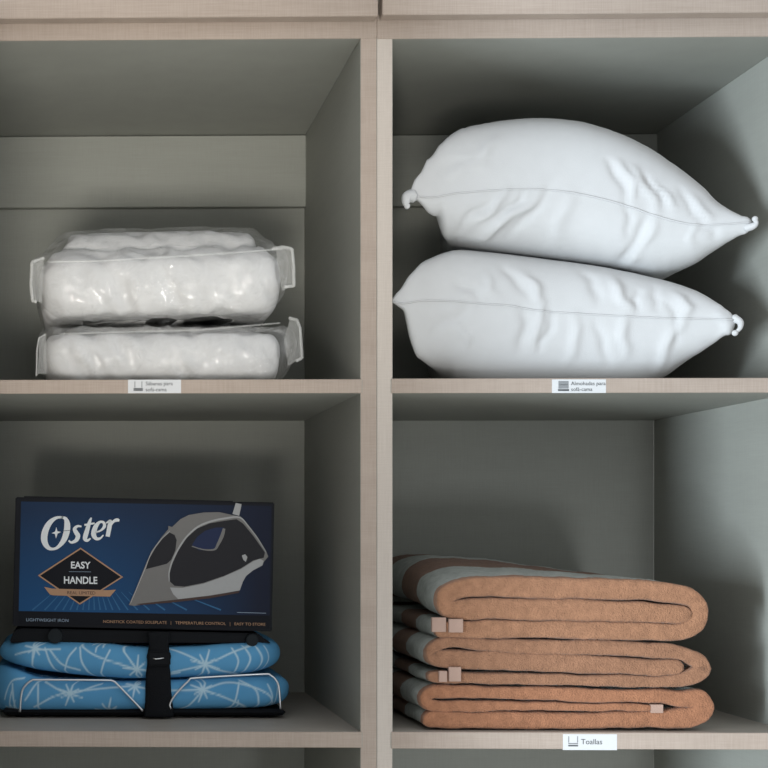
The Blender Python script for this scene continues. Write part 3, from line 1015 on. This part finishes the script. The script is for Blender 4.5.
def pad(xl, xr, top, bot, parent, depth=0.25, rc=0.045, name='padded_cover', label=None):
    """top / bot: front-edge outline pixels (smoothed); returns the cushioned board half"""
    ft = np.array(catmull([(W(a, b, YB + .01).x, W(a, b, YB + .01).z) for a, b in top], 8))
    fb = np.array(catmull([(W(a, b, YB + .01).x, W(a, b, YB + .01).z) for a, b in bot], 8))
    X0, X1 = W(xl, 680, YB + .015).x, W(xr, 680, YB + .015).x
    # plan outline, front edge dense
    out = []
    r = rc
    def arc_pts(cx, cy, a0, a1, n):
        return [(cx + r * math.cos(a0 + (a1 - a0) * k / n), cy + r * math.sin(a0 + (a1 - a0) * k / n)) for k in range(n)]
    out += [(x, YB) for x in np.linspace(X0 + r, X1 - r, 420, endpoint=False)]
    out += arc_pts(X1 - r, YB + r, -math.pi / 2, 0, 70)
    out += [(X1, y) for y in np.linspace(YB + r, YB + depth - r, 30, endpoint=False)]
    out += arc_pts(X1 - r, YB + depth - r, 0, math.pi / 2, 16)
    out += [(x, YB + depth) for x in np.linspace(X1 - r, X0 + r, 40, endpoint=False)]
    out += arc_pts(X0 + r, YB + depth - r, math.pi / 2, math.pi, 16)
    out += [(X0, y) for y in np.linspace(YB + depth - r, YB + r, 30, endpoint=False)]
    out += arc_pts(X0 + r, YB + r, math.pi, 1.5 * math.pi, 70)
    O = np.array(out)
    Tn = np.roll(O, -1, 0) - np.roll(O, 1, 0)
    Tn /= np.linalg.norm(Tn, axis=1, keepdims=True)
    Nn = np.stack([Tn[:, 1], -Tn[:, 0]], 1)
    rows = []
    for a in np.linspace(-math.pi / 2, math.pi / 2, 44):
        ins = 0.015 * (1 - math.cos(a))
        s = math.copysign(abs(math.sin(a)) ** 0.8, math.sin(a))
        x = O[:, 0] - Nn[:, 0] * ins; y = O[:, 1] - Nn[:, 1] * ins
        zt = np.interp(x, ft[:, 0], ft[:, 1]); zb = np.interp(x, fb[:, 0], fb[:, 1])
        zz = (zt + zb) / 2 + (zt - zb) / 2 * s
        rows.append(np.stack([x, y, zz], 1))
    for f in (0.03, 0.07):
        x = O[:, 0] - Nn[:, 0] * min(f, r * 0.9); y = O[:, 1] - Nn[:, 1] * min(f, r * .9)
        rows.append(np.stack([x, y, np.interp(x, ft[:, 0], ft[:, 1])], 1))
        rows.insert(0, np.stack([x, y, np.interp(x, fb[:, 0], fb[:, 1])], 1))
    A = np.array(rows)
    # slight puckering
    for i in range(A.shape[0]):
        for j in range(A.shape[1]):
            p = A[i, j]
            d = noise.noise(Vector((p[0] * 30, p[1] * 30, p[2] * 40))) * 0.0016
            A[i, j, :2] += Nn[j] * d
            A[i, j, 2] += d * 0.6
    verts, faces = grid_mesh('p', A, closed_v=True)
    m = A.shape[1]
    faces.append(tuple(range(m))[::-1]); faces.append(tuple((A.shape[0] - 1) * m + k for k in range(m)))
    me = mesh_from(name, verts, faces)
    # print, laid out along the unrolled edge so it wraps the ends
    s = np.concatenate([[0], np.cumsum(np.linalg.norm(np.diff(O, axis=0), axis=1))])
    px = 80 + 0.5 * (F / (D + YB)) * 0  # front run keeps the photo spacing
    xx = np.array([v[0] for v in verts]); yy = np.array([v[1] for v in verts]); zz = np.array([v[2] for v in verts])
    k = F / (D + YB + 0.004)
    PX = VPX + xx * k * 1.003; PY = VPY - (zz - ZE) * k
    PX = PX + np.where(xx > (X0 + X1) / 2, 1, -1) * np.clip(yy - YB - 0.004, 0, 1) * k * 0.8
    mask = pad_pattern(PX, PY)
    at = me.attributes.new('print', 'FLOAT', 'POINT')
    at.data.foreach_set('value', mask.astype(np.float32))
    return obj(name, me, M['pad'], parent, smooth=True)


lz = LEFT_Z['low_t']
board = thing('ironing_board', 'folded tabletop ironing board with blue starburst covers and a black strap', 'ironing board', (W(145, 700, 0.2).x, 0.2, lz))
pad(-9, 292, [(-15, 668), (10, 668), (40, 677), (90, 681), (145, 681), (200, 679), (250, 677), (280, 678), (300, 680)],
    [(-15, 711), (10, 713), (40, 711), (100, 711), (145, 710), (200, 709), (250, 708), (275, 706), (300, 702)], board)
pad(-1, 283, [(-8, 645), (10, 642), (40, 642), (90, 643), (145, 647), (200, 646), (240, 643), (265, 641), (290, 642)],
    [(-8, 662), (10, 664), (40, 670), (90, 676), (145, 678.5), (200, 676.5), (240, 674), (265, 670), (290, 664)], board)
# black underside of the lower half, on four short feet
a, b = W(2, 718, YB + 0.006), W(286, 709, YB + 0.006)
bm = box_bm(a.x, b.x, YB + 0.004, YB + 0.235, lz + 0.004, W(140, 708.5, YB + .01).z, bev=0.004)
obj('base_board', bm, M['black'], board)
for (px, yy) in ((24, YB + 0.03), (262, YB + 0.03), (24, YB + 0.2), (262, YB + 0.2)):
    bm = bmesh.new()
    p = W(px, 715, YB)
    bmesh.ops.create_cone(bm, cap_ends=True, segments=20, radius1=0.012, radius2=0.013, depth=0.0050, matrix=Matrix.Translation((p.x, yy, lz + 0.0030)))
    obj('foot', bm, M['black'], board)
# black plate of the upper half, facing up under the box
ztl, ztr = W(12, 627.5, 0.13).z, W(272, 632.5, 0.13).z
bm = bmesh.new()
xl_, xr_ = W(14, 640, YB + .01).x, W(262, 640, YB + .01).x
zb_ = W(140, 643, YB + .01).z
pts = [(xl_ - 0.006, zb_), (xr_ + 0.012, zb_), (xr_, zb_ + (ztr - zb_) * 0.6), (xr_ - 0.004, ztr - 0.001), (xl_ + 0.008, ztl - 0.001), (xl_, ztl - 0.004)]
fv = [bm.verts.new((x, YB + 0.012, z)) for x, z in pts]
bv = [bm.verts.new((x, YB + 0.23, z)) for x, z in pts]
bm.faces.new(fv); bm.faces.new(bv[::-1])
for i in range(len(pts)):
    bm.faces.new((fv[i], bv[i], bv[(i + 1) % len(pts)], fv[(i + 1) % len(pts)]))
bmesh.ops.recalc_face_normals(bm, faces=bm.faces)
bmesh.ops.bevel(bm, geom=list(bm.edges), offset=0.0015, segments=2, affect='EDGES')
obj('top_board', bm, M['black'], board)
for px, py, rr in ((55, 636, 0.0095), (252, 640, 0.008)):
    bm = bmesh.new()
    p = W(px, py, YB + 0.008)
    bmesh.ops.create_cone(bm, cap_ends=True, segments=32, radius1=rr, radius2=rr * 0.92, depth=0.010,
                          matrix=Matrix.Translation((p.x, YB + 0.009, p.z)) @ Matrix.Rotation(math.pi / 2, 4, 'X'))
    bmesh.ops.bevel(bm, geom=list(bm.edges), offset=0.0008, segments=2, affect='EDGES')
    obj('hinge_disc', bm, M['grey_plastic'], board)
# strap
sp = [(159, 632, 24), (159, 640, 22), (159, 645, 20), (159, 652, 22), (159, 657, 25), (158.5, 663, 23), (158.5, 675, 25), (158.5, 690, 26), (159, 705, 28), (159, 717, 30)]
q = catmull(sp, 4)
F_, R_ = [], []
rows = []
for px, py, w in q:
    bul = 0.004
    if py < 640: bul = -0.002
    ya = YB - 0.0035
    l, r = W(px - w / 2, py, ya), W(px + w / 2, py, ya)
    rows.append([(l.x, ya + 0.007, l.z), (l.x + .0004, ya + 0.0008, l.z), (l.x + 0.003, ya - 0.0006, l.z), (0.5 * (l.x + r.x), ya - 0.0014, l.z), (r.x - 0.003, ya - 0.0006, r.z), (r.x - .0004, ya + 0.0008, r.z), (r.x, ya + 0.007, r.z)])
A = np.array(rows)
verts, faces = grid_mesh('s', A, closed_v=True)
m = A.shape[1]
faces.append(tuple(range(m))[::-1]); faces.append(tuple((len(rows) - 1) * m + k for k in range(m)))
me = mesh_from('strap', verts, faces)
bm = bmesh.new(); bm.from_mesh(me); bmesh.ops.recalc_face_normals(bm, faces=bm.faces); bm.to_mesh(me); bm.free()
strap = obj('strap', me, M['black_web'], board, smooth=True)
ya = YB - 0.006
bm = bmesh.new()
a, b = W(147.5, 666, ya), W(170.5, 651, ya)
bm_box(bm, a.x, b.x, ya - 0.003, ya + 0.003, a.z, b.z)
bmesh.ops.bevel(bm, geom=list(bm.edges), offset=0.002, segments=3, affect='EDGES')
bk = obj('buckle', bm, M['black'], strap)
bm = bmesh.new()
tube_bm(bm, [tuple(W(a, c, ya - 0.0035)) for a, c in ((153, 658.4), (156, 659), (160, 658.6), (164, 658))], 0.0008, 6)
obj('buckle_bar', bm, M['chrome'], strap)
# folded wire legs
for pts in ([(20, 712), (21.5, 694), (25, 686), (32, 680.3), (40, 679.8), (105, 680.2), (112, 681), (117, 684), (143, 711)],
            [(171, 709), (170, 704), (176, 694), (189, 680.5), (196, 678), (262, 674.2), (270, 675), (276, 680), (279, 688), (280.5, 709)]):
    bm = bmesh.new()
    yw = YB - 0.0035
    path = []
    for i, (a, b) in enumerate(pts):
        path.append(tuple(W(a, b, yw)))
    path = resample(catmull(path, 6), 0.002)
    tube_bm(bm, path, 0.0013, 10)
    obj('wire_leg', bm, M['chrome'], board)

# ------------------------------------------------------------------ boxed iron
YX = 0.130
box_root = thing('iron_box', 'dark blue printed carton of a steam iron on top of the ironing board', 'box', (W(142, 630, YX).x, YX, W(142, 630, YX).z))
TL, TR, BR, BL = (15.5, 497), (274.5, 502.5), (271.8, 631.5), (12.5, 626)
c4 = [W(*BL, YX), W(*BR, YX), W(*TR, YX), W(*TL, YX)]
bm = bmesh.new()
fv = [bm.verts.new(p) for p in c4]
bv = [bm.verts.new(p + Vector((0, 0.105, 0))) for p in c4]
bm.faces.new(fv); bm.faces.new(bv[::-1])
for i in range(4):
    bm.faces.new((fv[i], bv[i], bv[(i + 1) % 4], fv[(i + 1) % 4]))
bmesh.ops.recalc_face_normals(bm, faces=bm.faces)
bmesh.ops.bevel(bm, geom=list(bm.edges), offset=0.0012, segments=2, affect='EDGES')
obj('carton', bm, flat('black printed card', (0.009, 0.010, 0.014), 0.5), box_root)
# top closing flaps: lid slightly raised along the rear
bm = bmesh.new()
l0, l1 = W(24, 496.8, YX), W(233, 501.6, YX)
vs = []
for (p, dz) in ((l0, 0), (l1, 0)):
    vs.append((p.x, YX + 0.003, p.z + 0.0012))
fa = [bm.verts.new((l0.x, YX + 0.002, l0.z - 0.0005)), bm.verts.new((l1.x, YX + 0.002, l1.z - 0.0005)), bm.verts.new((l1.x, YX + 0.10, l1.z + 0.0005)), bm.verts.new((l0.x, YX + 0.10, l0.z + 0.0005))]
fb_ = [bm.verts.new(v.co + Vector((0, 0, 0.0014))) for v in fa]
bm.faces.new(fa[::-1]); bm.faces.new(fb_)
for i in range(4):
    bm.faces.new((fa[i], fa[(i + 1) % 4], fb_[(i + 1) % 4], fb_[i]))
obj('lid_flap', bm, flat('black card edge', (0.008, 0.009, 0.012), 0.6), box_root)


def blue_material():
    """printed panel: navy to blue ink blend"""
    m, nt, b = new_mat('blue printed panel')
    tc = node(nt, 'ShaderNodeTexCoord')
    sep = node(nt, 'ShaderNodeSeparateXYZ')
    nt.links.new(tc.outputs['Object'], sep.inputs[0])
    gx = node(nt, 'ShaderNodeMapRange'); gx.inputs[1].default_value = -0.05; gx.inputs[2].default_value = 0.14; gx.inputs[3].default_value = 1; gx.inputs[4].default_value = 0
    nt.links.new(sep.outputs['X'], gx.inputs[0])
    gz = node(nt, 'ShaderNodeMapRange'); gz.inputs[1].default_value = 0.02; gz.inputs[2].default_value = 0.145; gz.inputs[3].default_value = 1; gz.inputs[4].default_value = 0.25
    nt.links.new(sep.outputs['Z'], gz.inputs[0])
    mu = node(nt, 'ShaderNodeMath', operation='MULTIPLY')
    nt.links.new(gx.outputs[0], mu.inputs[0]); nt.links.new(gz.outputs[0], mu.inputs[1])
    cr = node(nt, 'ShaderNodeValToRGB')
    cr.color_ramp.elements[0].color = (0.010, 0.014, 0.032, 1)
    cr.color_ramp.elements[1].color = (0.012, 0.075, 0.20, 1)
    nt.links.new(mu.outputs[0], cr.inputs[0])
    nt.links.new(cr.outputs[0], b.inputs['Base Color'])
    b.inputs['Roughness'].default_value = 0.45
    b.inputs['Specular IOR Level'].default_value = 0.12
    return m


art = bmesh.new()
AM = [blue_material(), flat('ink black', (0.006, 0.007, 0.011)), flat('ink white', (0.75, 0.78, 0.8)), flat('ink tan', rgb(176, 140, 112)),
      flat('ink grey', (0.19, 0.185, 0.18)), flat('ink light grey', (0.38, 0.385, 0.39)), flat('ink charcoal', (0.022, 0.022, 0.026)),
      flat('ink navy', (0.02, 0.03, 0.075)), flat('ink ray blue', (0.035, 0.13, 0.27)), flat('ink pale blue', (0.30, 0.38, 0.48)), flat('ink umber', (0.07, 0.045, 0.04))]
BLUE, BLK, WHT, TAN, GRY, LGR, CHA, NAV, RAY, PBL, UMB = range(11)
layer = [0]


def AP(px, py):
    return W(px, py, YX - 0.0003 - 0.00006 * layer[0])


def poly(pts, mi, smooth_n=0):
    if smooth_n:
        pts = [tuple(p) for p in catmull(list(pts) + [pts[0]], smooth_n)[:-1]]
    layer[0] += 1
    vs = [art.verts.new(AP(*p)) for p in pts]
    es = [art.edges.new((vs[i], vs[(i + 1) % len(vs)])) for i in range(len(vs))]
    r = bmesh.ops.triangle_fill(art, use_beauty=True, use_dissolve=False, edges=es)
    for f in r['geom']:
        if isinstance(f, bmesh.types.BMFace):
            f.material_index = mi


def stroke(pts, mi, n=6, new_layer=True):
    """variable-width pen stroke: (x, y, width)"""
    q = catmull(pts, n) if n else [np.array(p, float) for p in pts]
    if new_layer:
        layer[0] += 1
    L, R = [], []
    for i in range(len(q)):
        a, b = q[max(i - 1, 0)][:2], q[min(i + 1, len(q) - 1)][:2]
        t = b - a
        t = t / (np.linalg.norm(t) + 1e-9)
        nn = np.array([-t[1], t[0]]) * q[i][2] / 2
        L.append(art.verts.new(AP(*(q[i][:2] + nn)))); R.append(art.verts.new(AP(*(q[i][:2] - nn))))
    for i in range(len(q) - 1):
        f = art.faces.new((L[i], L[i + 1], R[i + 1], R[i]))
        f.material_index = mi


poly([(21, 501.5), (271.5, 506), (269.5, 628.5), (18.5, 624)], BLUE)
# rays along the lower part of the panel
layer[0] += 1
for k in range(26):
    a = math.radians(196 + k * 6.3 * (1 if k < 26 else 1))
    cxr, cyr = 92.0, 560.0
    ang = math.radians(8 + k * 6.6)
    dx, dy = math.cos(ang), math.sin(ang)
    if dy < 0.25:
        continue
    t0, t1 = (592 - cyr) / dy, (610 - cyr) / dy
    x0, x1 = cxr + dx * t0 * 1.0, cxr + dx * t1
    if x0 < 22 or x1 < 21 or x1 > 262:
        continue
    stroke([(x0, 592, 0.5), (x1, 610, 1.6)], RAY, 0, new_layer=False)
poly([(18.7, 611), (269.8, 615.5), (269.6, 628.5), (18.5, 624)], BLK)
# logo lettering
layer[0] += 1
stroke([(63, 517.2, 2.0), (56, 518, 3.0), (49.5, 523, 5.2), (45, 532, 6.4), (44.4, 541, 6.2), (48.0, 547.5, 4.2), (53, 549, 2.6), (58, 547, 3.2), (63.5, 540.5, 5.2), (66.6, 532, 6.2), (67.2, 524, 5.8), (65.5, 518.8, 3.6), (61.5, 517.0, 2.0)], WHT, 6)
poly([(56.4, 527), (57.4, 531.2), (61.0, 532), (57.6, 533.6), (56.0, 538.5), (54.9, 534), (51.6, 533.2), (55.0, 531.6)], WHT)
stroke([(62, 531, 0.5), (74, 530, 0.4)], NAV, 0)
stroke([(81.5, 526.5, 1.6), (77.5, 526.2, 2.4), (74.6, 529.0, 3.6), (76.2, 532.6, 4.4), (78.0, 536.0, 4.6), (76.0, 540.4, 3.8), (71.5, 542.4, 2.4), (68.6, 540.6, 1.6)], WHT, 6)
stroke([(91.4, 517.6, 1.4), (89.6, 522, 3.2), (86.6, 532, 4.6), (85.0, 538.4, 4.4), (87.4, 540.4, 2.8), (90.6, 538.4, 1.4)], WHT, 6)
stroke([(84.4, 525.0, 2.0), (94.6, 523.2, 1.8)], WHT, 0)
stroke([(95.0, 532.4, 1.5), (100.5, 530.6, 1.8), (104.4, 526.4, 3.2), (103.4, 522.4, 2.6), (99.6, 522.2, 2.6), (95.6, 526.8, 4.6), (93.6, 534, 5.0), (96.0, 538.4, 3.6), (100.0, 538.4, 2.2), (103.4, 535, 1.2)], WHT, 6)
stroke([(106.0, 523.0, 1.2), (110.4, 521.0, 3.0), (109.6, 526, 4.4), (107.6, 536.6, 4.2)], WHT, 6)
stroke([(109.6, 527.0, 2.0), (113.4, 521.6, 2.6), (117.0, 520.0, 3.4), (119.4, 520.6, 2.2)], WHT, 6)
# badge
poly([(80.6, 547.6), (123.2, 577), (79.8, 604.6), (37.8, 575.5)], TAN)
poly([(80.6, 549.2), (120.8, 577), (79.8, 603.0), (40.2, 575.6)], BLK)
poly([(44, 586.8), (52, 588.6), (108, 590.2), (116, 589.6), (110, 596.6), (54, 595.4), (50, 594.6)], TAN)


def art_text(txt, px, py, hpx, mi, wpx=None, slope=0.0, bold=0.0):
    layer[0] += 1
    # cap height of the built-in face is ~0.70 of its size
    size = hpx / 0.70
    cu = bpy.data.curves.new('m', 'FONT'); cu.body = txt; cu.size = size
    o = bpy.data.objects.new('m', cu); C.objects.link(o)
    bpy.context.view_layer.update()
    w = max(o.dimensions.x, 1e-6)
    bpy.data.objects.remove(o); bpy.data.curves.remove(cu)
    sx = (wpx / w) if wpx else 1.0
    text_polys(txt, mi, art, lambda x, z: AP(px + x * sx, py - z + x * sx * slope), size=size, bold=bold)


art_text('EASY', 70.5, 568.2, 6.6, WHT, 19, 0.012, 0.022)
art_text('HANDLE', 63.5, 583.4, 7.0, WHT, 33, 0.012, 0.022)
stroke([(69, 571.6, 0.35), (91, 571.9, 0.35)], PBL, 0)
art_text('REAL LIMITED', 67, 594.2, 3.2, UMB, 28, 0.012)
art_text('LIGHTWEIGHT IRON', 26, 621.2, 3.0, PBL, 42, 0.018)
art_text('NONSTICK COATED SOLEPLATE   |   TEMPERATURE CONTROL   |   EASY TO STORE', 103, 622.8, 2.8, TAN, 162, 0.018)
# printed steam iron
Z2 = lambda pts: [(120 + a * 0.2083, 490 + b * 0.2083) for a, b in pts]
poly(Z2([(540, 115), (556, 62), (584, 68), (572, 124)]), LGR)
poly(Z2([(42, 552), (78, 470), (112, 385), (150, 295), (195, 232), (232, 188), (232, 172), (250, 178), (290, 140), (330, 120), (400, 108), (475, 106), (540, 120), (580, 128),
         (620, 172), (660, 225), (700, 290), (712, 320), (690, 345), (684, 362), (640, 385), (606, 412), (590, 440), (575, 482), (430, 510), (250, 530), (120, 548), (70, 556)]), GRY)
poly(Z2([(75, 548), (250, 528), (430, 508), (575, 484), (570, 494), (430, 520), (250, 540), (100, 552)]), UMB)
poly(Z2([(240, 468), (300, 470), (400, 450), (500, 415), (580, 380), (640, 342), (672, 330), (690, 340), (684, 362), (640, 385), (606, 412), (590, 440), (575, 482), (430, 506), (280, 524), (255, 500)]), LGR)
poly(Z2([(240, 440), (238, 400), (252, 350), (280, 290), (320, 230), (370, 185), (430, 160), (500, 148), (560, 140), (590, 160), (640, 220), (696, 300), (690, 325), (640, 338), (580, 376), (500, 412), (400, 446), (310, 464), (262, 460)]), CHA)
stroke([tuple(list(p) + [w]) for p, w in zip(Z2([(236, 440), (236, 395), (250, 345), (280, 283), (320, 224), (372, 178), (432, 152), (500, 137), (575, 132), (620, 180), (660, 232), (702, 300)]), (0.6, 1.2, 1.5, 1.6, 1.6, 1.8, 1.9, 1.9, 1.5, 0.9, 0.8, 0.4))], LGR, 5)
poly(Z2([(345, 265), (370, 225), (410, 195), (460, 180), (500, 180), (490, 215), (470, 270), (462, 288), (420, 286), (380, 290)]), NAV)
stroke([tuple(list(p) + [w]) for p, w in zip(Z2([(500, 185), (490, 220), (470, 262), (452, 286), (400, 286), (345, 270)]), (2.6, 3.6, 2.8, 1.8, 1.2, 1.0))], GRY, 5)
poly(Z2([(124, 380), (140, 330), (170, 278), (205, 232), (238, 204), (262, 216), (272, 240), (266, 290), (246, 335), (225, 354), (180, 366)]), CHA)
stroke([tuple(list(p) + [w]) for p, w in zip(Z2([(50, 545), (90, 450), (120, 378), (150, 305), (195, 240), (240, 196)]), (0.7, 0.9, 0.9, 0.9, 0.9, 0.6))], LGR, 5)
poly(Z2([(585, 315), (600, 308), (612, 322), (604, 345), (592, 335)]), LGR)
stroke([(237, 612.4, 0.5), (266, 613.2, 0.5)], PBL, 0)
obj('printed_front', art, AM, box_root)
